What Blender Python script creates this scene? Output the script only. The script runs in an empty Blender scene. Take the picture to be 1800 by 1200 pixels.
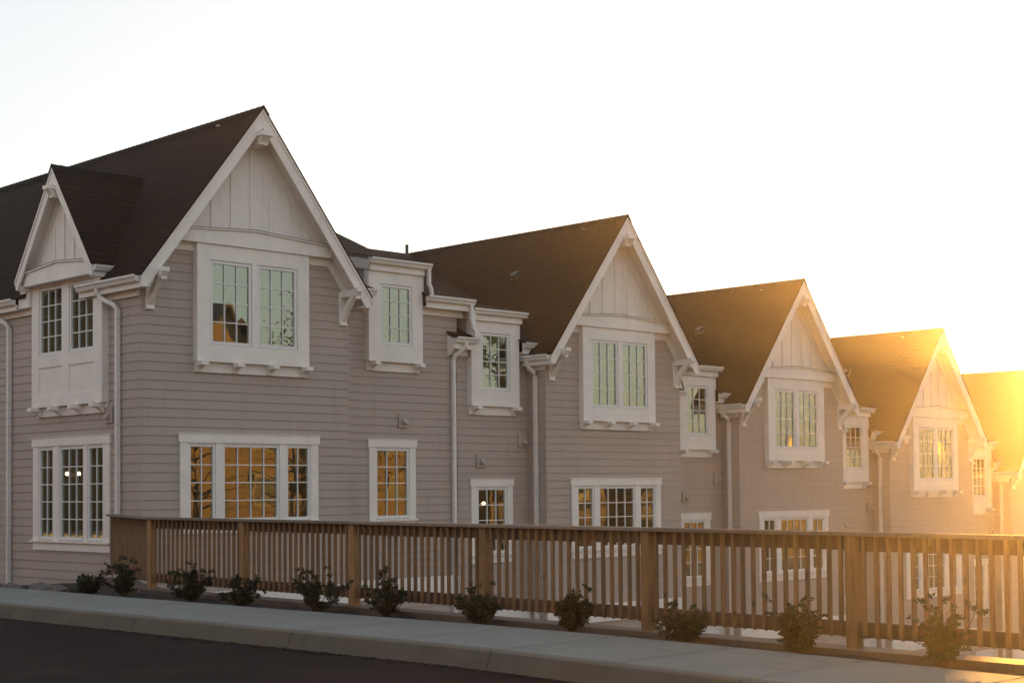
import bpy, bmesh, math, random
from mathutils import Vector, Matrix, noise
random.seed(7)
S = bpy.context.scene
COL = S.collection

# ---------------------------------------------------------------- camera, light, exposure
SUN_AZ, SUN_EL = 66.0, 3.6            # degrees; azimuth from +Y towards +X
YAW, PITCH, ROLL = 0.776126032954081, 0.03526864458442147, -0.008869036659908684
cam = bpy.data.cameras.new("camera")
camo = bpy.data.objects.new("camera", cam)
COL.objects.link(camo)
S.camera = camo
Fv = Vector((math.sin(YAW), math.cos(YAW), 0)); Rv = Vector((math.cos(YAW), -math.sin(YAW), 0)); Uv = Vector((0, 0, 1))
F2 = Fv*math.cos(PITCH) + Uv*math.sin(PITCH); U2 = -Fv*math.sin(PITCH) + Uv*math.cos(PITCH)
R2 = Rv*math.cos(ROLL) + U2*math.sin(ROLL); U3 = -Rv*math.sin(ROLL) + U2*math.cos(ROLL)
M = Matrix((R2, U3, -F2)).transposed().to_4x4()
M.translation = Vector((-24.661, -24.045, 1.6))
camo.matrix_world = M
cam.sensor_fit = 'HORIZONTAL'; cam.sensor_width = 36.0
cam.lens = 36.0*2726.88/1800.0
cam.shift_y = 0.09148
cam.clip_start = 0.1; cam.clip_end = 3000

w = bpy.data.worlds.new("World"); S.world = w; w.use_nodes = True
nt = w.node_tree
sky = nt.nodes.new('ShaderNodeTexSky'); sky.sky_type = 'NISHITA'; sky.sun_disc = False
sky.sun_elevation = math.radians(SUN_EL); sky.sun_rotation = math.radians(SUN_AZ)
sky.air_density = 1.0; sky.dust_density = 1.6; sky.ozone_density = 1.0
hs = nt.nodes.new('ShaderNodeHueSaturation'); hs.inputs['Saturation'].default_value = 0.75
gm = nt.nodes.new('ShaderNodeGamma'); gm.inputs[1].default_value = 0.45      # compresses sky brightness, dimming the horizon against the zenith
tn = nt.nodes.new('ShaderNodeMix'); tn.data_type = 'RGBA'; tn.blend_type = 'MULTIPLY'
tn.inputs['Factor'].default_value = 1.0; tn.inputs[7].default_value = (0.96, 0.985, 1.04, 1)
bg = nt.nodes['Background']; bg.inputs[1].default_value = 0.15
nt.links.new(sky.outputs[0], gm.inputs[0]); nt.links.new(gm.outputs[0], hs.inputs['Color']); nt.links.new(hs.outputs[0], tn.inputs[6]); nt.links.new(tn.outputs[2], bg.inputs[0])

sl = bpy.data.lights.new("sun", 'SUN'); sl.energy = 3.9; sl.angle = math.radians(0.5); sl.color = (1.0, 0.45, 0.08)
so = bpy.data.objects.new("sun", sl); COL.objects.link(so)
a, e = math.radians(SUN_AZ), math.radians(SUN_EL)
sd = Vector((math.sin(a)*math.cos(e), math.cos(a)*math.cos(e), math.sin(e)))
so.rotation_euler = sd.to_track_quat('Z', 'Y').to_euler()
S.view_settings.view_transform = 'Standard'; S.view_settings.look = 'None'
S.view_settings.gamma = 1.0; S.view_settings.exposure = 2.14
S.view_settings.use_curve_mapping = False
S.cycles.max_bounces = 8; S.cycles.transparent_max_bounces = 16; S.cycles.volume_bounces = 0
HAZE = 0.00062; HAZE_G = 0.885

# ---------------------------------------------------------------- materials
def mat(name):
    m = bpy.data.materials.new(name); m.use_nodes = True
    n = m.node_tree; return m, n, n.nodes['Principled BSDF']
def nd(n, t, **kw):
    x = n.nodes.new(t)
    for k, v in kw.items(): setattr(x, k, v)
    return x
def coords(n, kind='Object', scale=(1, 1, 1)):
    tc = nd(n, 'ShaderNodeTexCoord'); mp = nd(n, 'ShaderNodeMapping'); mp.inputs['Scale'].default_value = scale
    n.links.new(tc.outputs[kind], mp.inputs['Vector']); return mp.outputs[0]
def noi(n, vec, scale, detail=4, rough=.55):
    x = nd(n, 'ShaderNodeTexNoise'); x.inputs['Scale'].default_value = scale; x.inputs['Detail'].default_value = detail
    x.inputs['Roughness'].default_value = rough; n.links.new(vec, x.inputs['Vector']); return x.outputs['Fac']
def ramp(n, fac, stops):
    r = nd(n, 'ShaderNodeValToRGB'); el = r.color_ramp.elements
    el[0].position, el[0].color = stops[0][0], (*stops[0][1], 1); el[1].position, el[1].color = stops[-1][0], (*stops[-1][1], 1)
    for p, c in stops[1:-1]:
        q = el.new(p); q.color = (*c, 1)
    n.links.new(fac, r.inputs[0]); return r.outputs[0]
def mixc(n, fac, a_, b_, bt='MIX'):
    x = nd(n, 'ShaderNodeMix', data_type='RGBA', blend_type=bt)
    for s, v in ((x.inputs[0], fac), (x.inputs[6], a_), (x.inputs[7], b_)):
        if isinstance(v, (int, float)): s.default_value = v
        elif isinstance(v, tuple): s.default_value = (*v, 1)
        else: n.links.new(v, s)
    return x.outputs[2]
def bump(n, b, h, dist=.01, st=.5):
    x = nd(n, 'ShaderNodeBump'); x.inputs['Distance'].default_value = dist; x.inputs['Strength'].default_value = st
    n.links.new(h, x.inputs['Height']); n.links.new(x.outputs[0], b.inputs['Normal'])
MT = {}
def simple(name, c, rough=.6, var=.12, scale=3., sc3=(1, 1, 1), bd=0., dirt=0., spec=.5):
    m, n, b = mat(name); v = coords(n, 'Object', sc3)
    f = noi(n, v, scale, 5)
    lo = tuple(x*(1-var) for x in c); hi = tuple(min(1, x*(1+var)) for x in c)
    o = ramp(n, f, [(.3, lo), (.7, hi)])
    if dirt:
        f2 = noi(n, coords(n, 'Object', (1, 1, .35)), 1.6, 6, .7)
        o = mixc(n, ramp(n, f2, [(.52, (0, 0, 0)), (.75, (dirt,)*3)]), o, tuple(x*.62 for x in c))
    n.links.new(o, b.inputs['Base Color']); b.inputs['Roughness'].default_value = rough
    b.inputs['Specular IOR Level'].default_value = spec
    if bd: bump(n, b, noi(n, v, scale*6, 6), bd)
    MT[name] = m; return m
# lap siding: painted fibre cement, faint wood grain, slight change from board to board
m, n, b = mat('siding'); v = coords(n, 'Object')
g = noi(n, coords(n, 'UV', (1.2, 34, 1)), 3, 5); br = noi(n, v, .8, 3)
bw = nd(n, 'ShaderNodeTexBrick'); bw.offset = .37; bw.offset_frequency = 2
for k, x in (('Scale', 1), ('Brick Width', 3.4), ('Row Height', .164), ('Mortar Size', .0042), ('Mortar Smooth', .2), ('Bias', 0)): bw.inputs[k].default_value = x
bw.inputs['Color1'].default_value = (.45, .372, .322, 1); bw.inputs['Color2'].default_value = (.425, .352, .305, 1); bw.inputs['Mortar'].default_value = (.13, .10, .085, 1)  # dark board joints; the row lines also paint shade under each lap
sx_ = nd(n, 'ShaderNodeSeparateXYZ'); n.links.new(v, sx_.inputs[0]); sb_ = nd(n, 'ShaderNodeMath', operation='SUBTRACT')
n.links.new(sx_.outputs[0], sb_.inputs[0]); n.links.new(sx_.outputs[1], sb_.inputs[1]); cb_ = nd(n, 'ShaderNodeCombineXYZ')
n.links.new(sb_.outputs[0], cb_.inputs[0]); n.links.new(sx_.outputs[2], cb_.inputs[1]); n.links.new(cb_.outputs[0], bw.inputs['Vector'])
o = mixc(n, .5, bw.outputs[0], ramp(n, br, [(.3, (.395, .328, .282)), (.7, (.46, .382, .33))]))
o = mixc(n, ramp(n, g, [(.35, (.10,)*3), (.75, (0,)*3)]), o, (.24, .205, .18))
ws = noi(n, coords(n, 'Object', (3, 3, .22)), 1.5, 6, .7)
o = mixc(n, ramp(n, ws, [(.5, (0,)*3), (.8, (.28,)*3)]), o, (.25, .205, .175))
n.links.new(o, b.inputs['Base Color']); b.inputs['Roughness'].default_value = .62; bump(n, b, g, .004, .4); MT['siding'] = m
simple('trim', (.82, .765, .71), .5, .05, 2.5, dirt=.35)
simple('trim_grain', (.81, .755, .70), .55, .06, 3., (9, 9, 1), bd=.002, dirt=.3)
simple('gutter', (.75, .71, .675), .35, .05, 4., dirt=.45)
simple('vinyl', (.76, .75, .74), .4, .03, 4.)
simple('flashing', (.10, .07, .06), .5, .2)
simple('dark_metal', (.055, .05, .048), .45, .2)
simple('vent_paint', (.41, .345, .30), .55, .08)
simple('curtain', (.55, .50, .40), .9, .1, 2.)
simple('room', (.10, .07, .045), .9, .2)
simple('rock', (.14, .115, .10), .9, .35, 5., bd=.03)
simple('bark_mulch', (.026, .015, .010), .95, .6, 14., bd=.03)
simple('stem', (.09, .06, .04), .9, .3, 12.)
simple('far_wall', (.185, .125, .075), .8, .12, 1.2)
simple('far_trim', (.26, .21, .15), .7, .1)
simple('far_roof', (.05, .04, .035), .9, .3, 2.)
simple('far_soil', (.15, .12, .08), .95, .4, .3)
simple('tree_bark', (.12, .09, .065), .95, .4, 6., (1, 1, .3))
# shingles
m, n, b = mat('shingles'); uv = coords(n, 'UV')
bw = nd(n, 'ShaderNodeTexBrick'); bw.offset = .43
for k, x in (('Scale', 1), ('Brick Width', .30), ('Row Height', .14), ('Mortar Size', .012), ('Mortar Smooth', .3), ('Bias', -.1)): bw.inputs[k].default_value = x
bw.inputs['Color1'].default_value = (.040, .014, .008, 1); bw.inputs['Color2'].default_value = (.013, .0055, .0035, 1); bw.inputs['Mortar'].default_value = (.003, .002, .0015, 1)
dv = nd(n, 'ShaderNodeTexNoise'); dv.inputs['Scale'].default_value = 2.2; n.links.new(uv, dv.inputs['Vector'])
ad = nd(n, 'ShaderNodeVectorMath', operation='MULTIPLY_ADD'); ad.inputs[1].default_value = (.03, .03, 0); n.links.new(dv.outputs[1], ad.inputs[0]); n.links.new(uv, ad.inputs[2])
n.links.new(ad.outputs[0], bw.inputs['Vector'])
f = noi(n, uv, .7, 5, .6); f2 = noi(n, uv, 60, 3)
o = mixc(n, ramp(n, f, [(.35, (.0,)*3), (.7, (.55,)*3)]), bw.outputs[0], (.016, .0075, .0045))
o = mixc(n, .5, o, ramp(n, f2, [(.3, (.008, .0045, .003)), (.7, (.030, .015, .0095))]))
b.inputs['Roughness'].default_value = .95; b.inputs['Specular IOR Level'].default_value = .15
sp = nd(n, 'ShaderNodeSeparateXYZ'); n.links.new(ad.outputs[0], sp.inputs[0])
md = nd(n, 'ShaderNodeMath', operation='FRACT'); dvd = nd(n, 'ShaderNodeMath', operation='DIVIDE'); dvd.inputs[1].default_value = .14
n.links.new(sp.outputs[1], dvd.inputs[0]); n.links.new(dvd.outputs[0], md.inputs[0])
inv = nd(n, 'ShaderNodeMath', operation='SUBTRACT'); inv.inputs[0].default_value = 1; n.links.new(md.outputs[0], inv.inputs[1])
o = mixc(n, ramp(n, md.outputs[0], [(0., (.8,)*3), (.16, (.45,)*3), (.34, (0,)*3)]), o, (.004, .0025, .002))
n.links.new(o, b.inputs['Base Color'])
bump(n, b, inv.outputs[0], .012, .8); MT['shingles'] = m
# cedar, mixed with grey in random patches
def wood(name, warm, dark, grey, greymix):
    m, n, b = mat(name)
    oi = nd(n, 'ShaderNodeObjectInfo')
    v = coords(n, 'Object', (14, 14, 1.1)); ad = nd(n, 'ShaderNodeVectorMath', operation='ADD')
    n.links.new(v, ad.inputs[0]); mu = nd(n, 'ShaderNodeVectorMath', operation='SCALE'); mu.inputs[0].default_value = (7, 3, 11)
    n.links.new(oi.outputs['Random'], mu.inputs['Scale']); n.links.new(mu.outputs[0], ad.inputs[1])
    gr = noi(n, ad.outputs[0], 1.6, 7, .65)
    o = ramp(n, gr, [(.25, dark), (.5, warm), (.8, tuple(min(1, x*1.25) for x in warm))])
    gy = noi(n, coords(n, 'Object', (2, 2, .6)), 1.7, 4)
    o = mixc(n, ramp(n, gy, [(.3, (greymix*.4,)*3), (.7, (greymix,)*3)]), o, grey)
    rb = nd(n, 'ShaderNodeMath', operation='MULTIPLY_ADD'); rb.inputs[1].default_value = .5; rb.inputs[2].default_value = .72
    n.links.new(oi.outputs['Random'], rb.inputs[0])
    o = mixc(n, 1.0, o, rb.outputs[0], 'MULTIPLY')
    vo = nd(n, 'ShaderNodeTexVoronoi'); vo.inputs['Scale'].default_value = 1.7; n.links.new(coords(n, 'Object', (2.5, 2.5, 1.6)), vo.inputs['Vector'])
    kn = ramp(n, vo.outputs['Distance'], [(.05, (.85,)*3), (.13, (0, 0, 0))])
    o = mixc(n, kn, o, tuple(x*.3 for x in dark))
    n.links.new(o, b.inputs['Base Color']); b.inputs['Roughness'].default_value = .75
    bump(n, b, gr, .003, .5); MT[name] = m
wood('cedar', (.36, .18, .06), (.13, .06, .022), (.2, .14, .09), .3)
wood('cedar_mid', (.25, .125, .05), (.10, .048, .02), (.16, .11, .075), .45)
wood('cedar_shaded', (.13, .06, .028), (.06, .028, .014), (.09, .06, .045), .4)  # dark rail wood, with the shade behind the balusters put into its colour
wood('cedar_grey', (.23, .155, .105), (.11, .07, .048), (.20, .16, .13), .7)
wood('timber_beam', (.12, .075, .05), (.05, .03, .02), (.13, .10, .08), .6)
# concrete
def conc(name, c1, c2, bd=.004):
    m, n, b = mat(name); v = coords(n, 'Object')
    f = noi(n, v, 1.1, 6, .65); f2 = noi(n, v, 55, 4, .7); f3 = noi(n, coords(n, 'Object', (1, .25, 1)), 6, 5)
    o = ramp(n, f, [(.3, c1), (.7, c2)])
    o = mixc(n, .28, o, ramp(n, f2, [(.3, tuple(x*.55 for x in c1)), (.7, tuple(x*1.3 for x in c2))]))
    o = mixc(n, ramp(n, f3, [(.55, (0,)*3), (.8, (.4,)*3)]), o, tuple(x*.6 for x in c1))
    n.links.new(o, b.inputs['Base Color']); b.inputs['Roughness'].default_value = .85; bump(n, b, f2, bd, .5); MT[name] = m
conc('concrete', (.155, .15, .13), (.215, .208, .182))
conc('kerb_concrete', (.095, .076, .055), (.145, .118, .086))
conc('retaining', (.16, .145, .125), (.21, .19, .165))
# asphalt
m, n, b = mat('asphalt'); v = coords(n, 'Object')
f = noi(n, v, .6, 5); f2 = nd(n, 'ShaderNodeTexVoronoi'); f2.inputs['Scale'].default_value = 70; n.links.new(v, f2.inputs['Vector'])
o = mixc(n, .35, ramp(n, f, [(.25, (.010, .006, .005)), (.5, (.024, .015, .0125)), (.75, (.042, .026, .022))]), ramp(n, f2.outputs['Distance'], [(.1, (.065, .042, .035)), (.6, (.009, .0055, .005))]))
n.links.new(o, b.inputs['Base Color']); b.inputs['Roughness'].default_value = .95; b.inputs['Specular IOR Level'].default_value = .08
bump(n, b, f2.outputs['Distance'], .006, .7); MT['asphalt'] = m
# ground
m, n, b = mat('ground'); v = coords(n, 'Object')
o = ramp(n, noi(n, v, .15, 8, .65), [(.3, (.06, .05, .03)), (.55, (.12, .10, .06)), (.75, (.20, .16, .10))])
n.links.new(o, b.inputs['Base Color']); b.inputs['Roughness'].default_value = .95; MT['ground'] = m
# leaves
def leaf(name, c1, c2):
    m, n, b = mat(name); geo = nd(n, 'ShaderNodeNewGeometry')
    o = ramp(n, geo.outputs['Random Per Island'], [(0., c1), (1., c2)])
    n.links.new(o, b.inputs['Base Color']); b.inputs['Roughness'].default_value = .45
    tr = nd(n, 'ShaderNodeBsdfTranslucent'); n.links.new(o, tr.inputs[0])
    mx = nd(n, 'ShaderNodeMixShader'); mx.inputs[0].default_value = .3
    n.links.new(b.outputs[0], mx.inputs[1]); n.links.new(tr.outputs[0], mx.inputs[2]); n.links.new(mx.outputs[0], n.nodes['Material Output'].inputs[0])
    MT[name] = m
leaf('leaf', (.010, .013, .004), (.055, .058, .016))
leaf('tree_leaf', (.03, .05, .015), (.10, .13, .04))
# window glass: coated double glazing, clear but strongly mirroring, not perfectly flat
def glass(name, tint, fac):
    m = bpy.data.materials.new(name); m.use_nodes = True; n = m.node_tree; n.nodes.clear()
    out = nd(n, 'ShaderNodeOutputMaterial'); t = nd(n, 'ShaderNodeBsdfTransparent'); t.inputs[0].default_value = (.62, .60, .55, 1)
    g = nd(n, 'ShaderNodeBsdfGlossy'); g.inputs['Roughness'].default_value = .006; g.inputs['Color'].default_value = (*tint, 1)
    nz = noi(n, coords(n, 'Object', (1.1, 1.1, .8)), 1.3, 2)
    bp = nd(n, 'ShaderNodeBump'); bp.inputs['Distance'].default_value = .012; bp.inputs['Strength'].default_value = .13
    n.links.new(nz, bp.inputs['Height']); n.links.new(bp.outputs[0], g.inputs['Normal'])
    mx = nd(n, 'ShaderNodeMixShader'); mx.inputs[0].default_value = fac
    n.links.new(t.outputs[0], mx.inputs[1]); n.links.new(g.outputs[0], mx.inputs[2]); n.links.new(mx.outputs[0], out.inputs[0]); MT[name] = m
glass('pane_glass', (.90, 1.0, .86), .27)
def emis(name, c, s):
    m, n, b = mat(name); b.inputs['Emission Color'].default_value = (*c, 1); b.inputs['Emission Strength'].default_value = s; MT[name] = m
emis('bulb', (1, .78, .42), 9)

# ---------------------------------------------------------------- mesh helpers
class MB:
    def __init__(s, X=None): s.v = []; s.f = []; s.X = X
    def _add(s, vs, fs):
        k = len(s.v); s.v += [Vector(p) for p in vs]; s.f += [[k+i for i in q] for q in fs]
    def box(s, x0, y0, z0, x1, y1, z1):
        if x1 < x0: x0, x1 = x1, x0
        if y1 < y0: y0, y1 = y1, y0
        if z1 < z0: z0, z1 = z1, z0
        s._add([(x0,y0,z0),(x1,y0,z0),(x1,y1,z0),(x0,y1,z0),(x0,y0,z1),(x1,y0,z1),(x1,y1,z1),(x0,y1,z1)],
               [(0,3,2,1),(4,5,6,7),(0,1,5,4),(1,2,6,5),(2,3,7,6),(3,0,4,7)]); return s
    def prism(s, poly, plane, a_, b_):
        # poly: 2-D points; plane 'xz' extruded along y, 'yz' along x, 'xy' along z
        def P(p, t): return {'xz': (p[0], t, p[1]), 'yz': (t, p[0], p[1]), 'xy': (p[0], p[1], t)}[plane]
        k = len(poly); vs = [P(p, a_) for p in poly] + [P(p, b_) for p in poly]
        fs = [tuple(range(k))[::-1], tuple(range(k, 2*k))] + [(i, (i+1) % k, k+(i+1) % k, k+i) for i in range(k)]
        s._add(vs, fs); return s
    def poly(s, *pts): s._add(pts, [tuple(range(len(pts)))]); return s
    def tube(s, pts, r, n=8, sq=False):
        pts = [Vector(p) for p in pts]; rings = []
        for i, p in enumerate(pts):
            d = (pts[min(i+1, len(pts)-1)] - pts[max(i-1, 0)]).normalized()
            ref = Vector((0, 0, 1)) if abs(d.z) < .9 else Vector((0, 1, 0))
            u = d.cross(ref).normalized(); w_ = d.cross(u)
            rr = r[i] if isinstance(r, (list, tuple)) else r
            rings.append([p + (u*math.cos(2*math.pi*(k+.5)/n) + w_*math.sin(2*math.pi*(k+.5)/n))*rr for k in range(n)])
        vs = [q for rg in rings for q in rg]; fs = []
        for i in range(len(pts)-1):
            for k in range(n): fs.append((i*n+k, i*n+(k+1) % n, (i+1)*n+(k+1) % n, (i+1)*n+k))
        fs += [tuple(range(n))[::-1], tuple(range((len(pts)-1)*n, len(pts)*n))]
        s._add(vs, fs); return s
    def build(s, name, m, parent=None, loc=None, bevel=0, smooth=False, normals=True):
        me = bpy.data.meshes.new(name)
        vs = [s.X @ p for p in s.v] if s.X is not None else s.v
        bm = bmesh.new(); bv = [bm.verts.new(p) for p in vs]
        for q in s.f:
            try: bm.faces.new([bv[i] for i in q])
            except ValueError: pass
        if normals: bmesh.ops.recalc_face_normals(bm, faces=bm.faces[:])
        if bevel:
            es = [e_ for e_ in bm.edges if e_.is_manifold and e_.calc_face_angle(0) > .6]
            bmesh.ops.bevel(bm, geom=es, offset=bevel, segments=1, affect='EDGES', clamp_overlap=True)
        uvl = bm.loops.layers.uv.new('UVMap')
        for f_ in bm.faces:
            nn = f_.normal; ee = Vector((0, 0, 1)).cross(nn)
            ee = Vector((1, 0, 0)) if ee.length < 1e-3 else ee.normalized()
            vv = nn.cross(ee)
            for l in f_.loops: l[uvl].uv = (l.vert.co.dot(ee), l.vert.co.dot(vv))
            f_.smooth = smooth
        bm.to_mesh(me); bm.free()
        me.materials.append(MT[m] if isinstance(m, str) else m)
        o = bpy.data.objects.new(name, me); COL.objects.link(o)
        if parent: o.parent = parent
        if loc: o.location = loc
        return o
def tag(o, label=None, cat=None, group=None, kind=None):
    if label: o['label'] = label
    if cat: o['category'] = cat
    if group: o['group'] = group
    if kind: o['kind'] = kind
    return o
def empty(name, loc, label=None, cat=None, group=None):
    o = bpy.data.objects.new(name, None); o.empty_display_size = .3; COL.objects.link(o); o.location = loc
    return tag(o, label, cat, group)
def copy_tree(o, parent=None):
    c = o.copy(); COL.objects.link(c)
    if parent: c.parent = parent
    for ch in list(o.children): copy_tree(ch, c)
    return c

def holes_grid(x0, x1, z0, z1, holes):
    """rectangles covering [x0,x1]x[z0,z1] minus the holes"""
    zs = sorted({z0, z1, *[h[2] for h in holes], *[h[3] for h in holes]}); zs = [z for z in zs if z0-1e-6 <= z <= z1+1e-6]
    out = []
    for za, zb in zip(zs, zs[1:]):
        if zb-za < 1e-4: continue
        zm = (za+zb)/2; xs = [x0]
        for h in sorted(holes):
            if h[2] < zm < h[3]: xs += [max(x0, h[0]), min(x1, h[1])]
        xs.append(x1)
        for xa, xb in zip(xs[::2], xs[1::2]):
            if xb-xa > 1e-4: out.append((xa, xb, za, zb))
    return out
PIT = .164
def siding(mb, x0, x1, z0, z1, holes=(), clip=None, y=0., phase=0.):
    """lap siding in the plane y, facing -y; clip(z)->(xa,xb)"""
    k0 = math.floor((z0-phase)/PIT); k1 = math.ceil((z1-phase)/PIT)
    for k in range(k0, k1):
        ra, rb = phase+k*PIT, phase+(k+1)*PIT
        za, zb = max(ra, z0), min(rb, z1)
        if zb-za < 1e-3: continue
        xa, xb = x0, x1
        if clip:
            c_ = clip((za+zb)/2); xa, xb = max(x0, c_[0]), min(x1, c_[1])
            if xb <= xa: continue
        for (a_, b_, c_, d_) in holes_grid(xa, xb, za, zb, [h for h in holes if h[2] < zb and h[3] > za]):
            yo = lambda z: y - .016 + .011*(z-ra)/PIT
            mb.poly((a_, yo(c_), c_), (b_, yo(c_), c_), (b_, yo(d_), d_), (a_, yo(d_), d_))
            if abs(c_-ra) < 1e-4: mb.poly((a_, y-.016, ra), (a_, y-.005, ra), (b_, y-.005, ra), (b_, y-.016, ra))

ROT = Matrix.Translation((-10.217, 0, 0)) @ Matrix.Rotation(-math.pi/2, 4, 'Z')   # local facade frame -> side wall frame

def sash(parent, X, x0, x1, z0, z1, cols, rows, yf, fw=.05):
    """glass x0..x1,z0..z1; yf = front face of the sash"""
    mb = MB(X)
    for (a_, b_, c_, d_) in holes_grid(x0-fw, x1+fw, z0-fw-.01, z1+fw, [(x0, x1, z0, z1)]): mb.box(a_, yf, c_, b_, yf+.05, d_)
    mw = .0095
    for i in range(1, cols):
        x = x0+(x1-x0)*i/cols; mb.box(x-mw, yf+.012, z0, x+mw, yf+.032, z1)
    for j in range(1, rows):
        z = z0+(z1-z0)*j/rows
        for i in range(cols):
            xa = x0+(x1-x0)*i/cols + (mw if i else 0); xb = x0+(x1-x0)*(i+1)/cols - (mw if i < cols-1 else 0)
            mb.box(xa, yf+.014, z-mw, xb, yf+.030, z+mw)
    mb.build('sash', 'vinyl', parent)
    MB(X).box(x0-.004, yf+.034, z0-.004, x1+.004, yf+.040, z1+.004).build('pane', 'pane_glass', parent)
def drape(parent, X, x0, x1, z0, z1, y, seed, amp=.03):
    rnd = random.Random(seed); mb = MB(X); n_ = 26; pts = []
    for i in range(n_+1):
        t = i/n_; pts.append((x0+(x1-x0)*t, y+amp*math.sin(t*n_*1.05+rnd.random()*1.4)))
    for p, q in zip(pts, pts[1:]): mb.poly((p[0], p[1], z0), (q[0], q[1], z0), (q[0], q[1], z1), (p[0], p[1], z1))
    mb.build('curtain', 'curtain', parent, smooth=True)

def ground_window(parent, X, xl, xr, lites, gz0, gz1, rows, y):
    """trimmed window: header, jambs, mullions, sill, apron; lites = [(x0,x1,cols)]"""
    mb = MB(X); zt = gz1+.052
    mb.box(xl-.03, y-.052, zt+.02, xr+.03, y-.002, zt+.175)          # header
    mb.box(xl-.045, y-.062, zt+.175, xr+.045, y-.002, zt+.188)       # drip cap
    mb.box(xl, y-.040, gz0-.075, lites[0][0]-.052, y-.002, zt+.02); mb.box(lites[-1][1]+.052, y-.040, gz0-.075, xr, y-.002, zt+.02)
    for p, q in zip(lites, lites[1:]): mb.box(p[1]+.052, y-.038, gz0-.075, q[0]-.052, y+.03, zt+.02)
    for p in lites: mb.box(p[0]-.052, y-.036, zt, p[1]+.052, y+.03, zt+.02)
    mb.box(xl-.035, y-.085, gz0-.115, xr+.035, y-.002, gz0-.075)     # sill
    mb.box(xl, y-.038, gz0-.265, xr, y-.002, gz0-.118)               # apron
    o = mb.build('window', 'trim', parent, bevel=.003)
    for p in lites: sash(o, X, p[0], p[1], gz0, gz1, p[2], rows, y-.018)
    return o
def room(parent, X, x0, x1, z0, z1, y0, y1):
    mb = MB(X)
    mb.poly((x0, y1, z0), (x1, y1, z0), (x1, y1, z1), (x0, y1, z1))
    for x in (x0, x1): mb.poly((x, y0, z0), (x, y1, z0), (x, y1, z1), (x, y0, z1))
    for z in (z0, z1): mb.poly((x0, y0, z), (x1, y0, z), (x1, y1, z), (x0, y1, z))
    mb.build('room', 'room', parent)
def corbel_mb(X, x, y, zt, zb, d, wd=.14):
    """cap block over a cove, projecting d from y"""
    mb = MB(X); h = wd/2
    mb.box(x-h, y-d, zt-.075, x+h, y, zt)
    k = 7; r = (zt-.078-zb); dd = d-.05
    pl = [(y, zt-.078), (y-dd, zt-.078)] + [(y-.03-(dd-.03)*(1-math.sin(t*math.pi/2/k)), zt-.078-r*(1-math.cos(t*math.pi/2/k))) for t in range(1, k+1)] + [(y, zb)]
    mb.prism(pl, 'yz', x-h+.012, x+h-.012); return mb
def pipe(parent, X, pts, r=.043):
    mb = MB(X); mb.tube(pts, r*1.25, 4)
    # straps
    a_, b_ = pts[-2], pts[-1]; z = a_[2]-.15
    while z > b_[2]:
        mb.box(a_[0]-r*1.08, a_[1]-r*1.08, z, a_[0]+r*1.08, a_[1]+r*1.3, z+.02); z -= 1.9
    return mb.build('downspout', 'gutter', parent)
def gut(mb, axis, a_, b_, c_, zt, out=-1, wd=.12, h=.12):
    """K-style gutter: back plane at c_, projecting 'out' direction"""
    pr = [(0, 0), (.0, -h), (.55, -h), (.62, -h*.92), (.78, -h*.5), (1, -h*.28), (1, 0), (.93, 0), (.9, -.02), (.06, -.02)]
    mb.prism([(c_+out*wd*p, zt+q) for p, q in pr], 'xz' if axis == 'y' else 'yz', a_, b_)

# ---------------------------------------------------------------- townhouses
BASE = -3.608                                 # local height of the empty; heights below are those of the first house
LF = Matrix.Translation((0, 0, -BASE))
LS = LF @ Matrix.Rotation(-math.pi/2, 4, 'Z')  # side wall facing -x
C, SL, RZ, RY = 2.33, 1.295, 8.72, 7.35       # bay centre, roof slope, ridge height, depth of the cross ridge
SH = .43                                      # slope of the roof over the recess
RW = .55                                      # recess depth
zl = lambda x: RZ - SL*abs(x-C)
zs = lambda y: 5.69 + SH*(y-.3)

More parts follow.
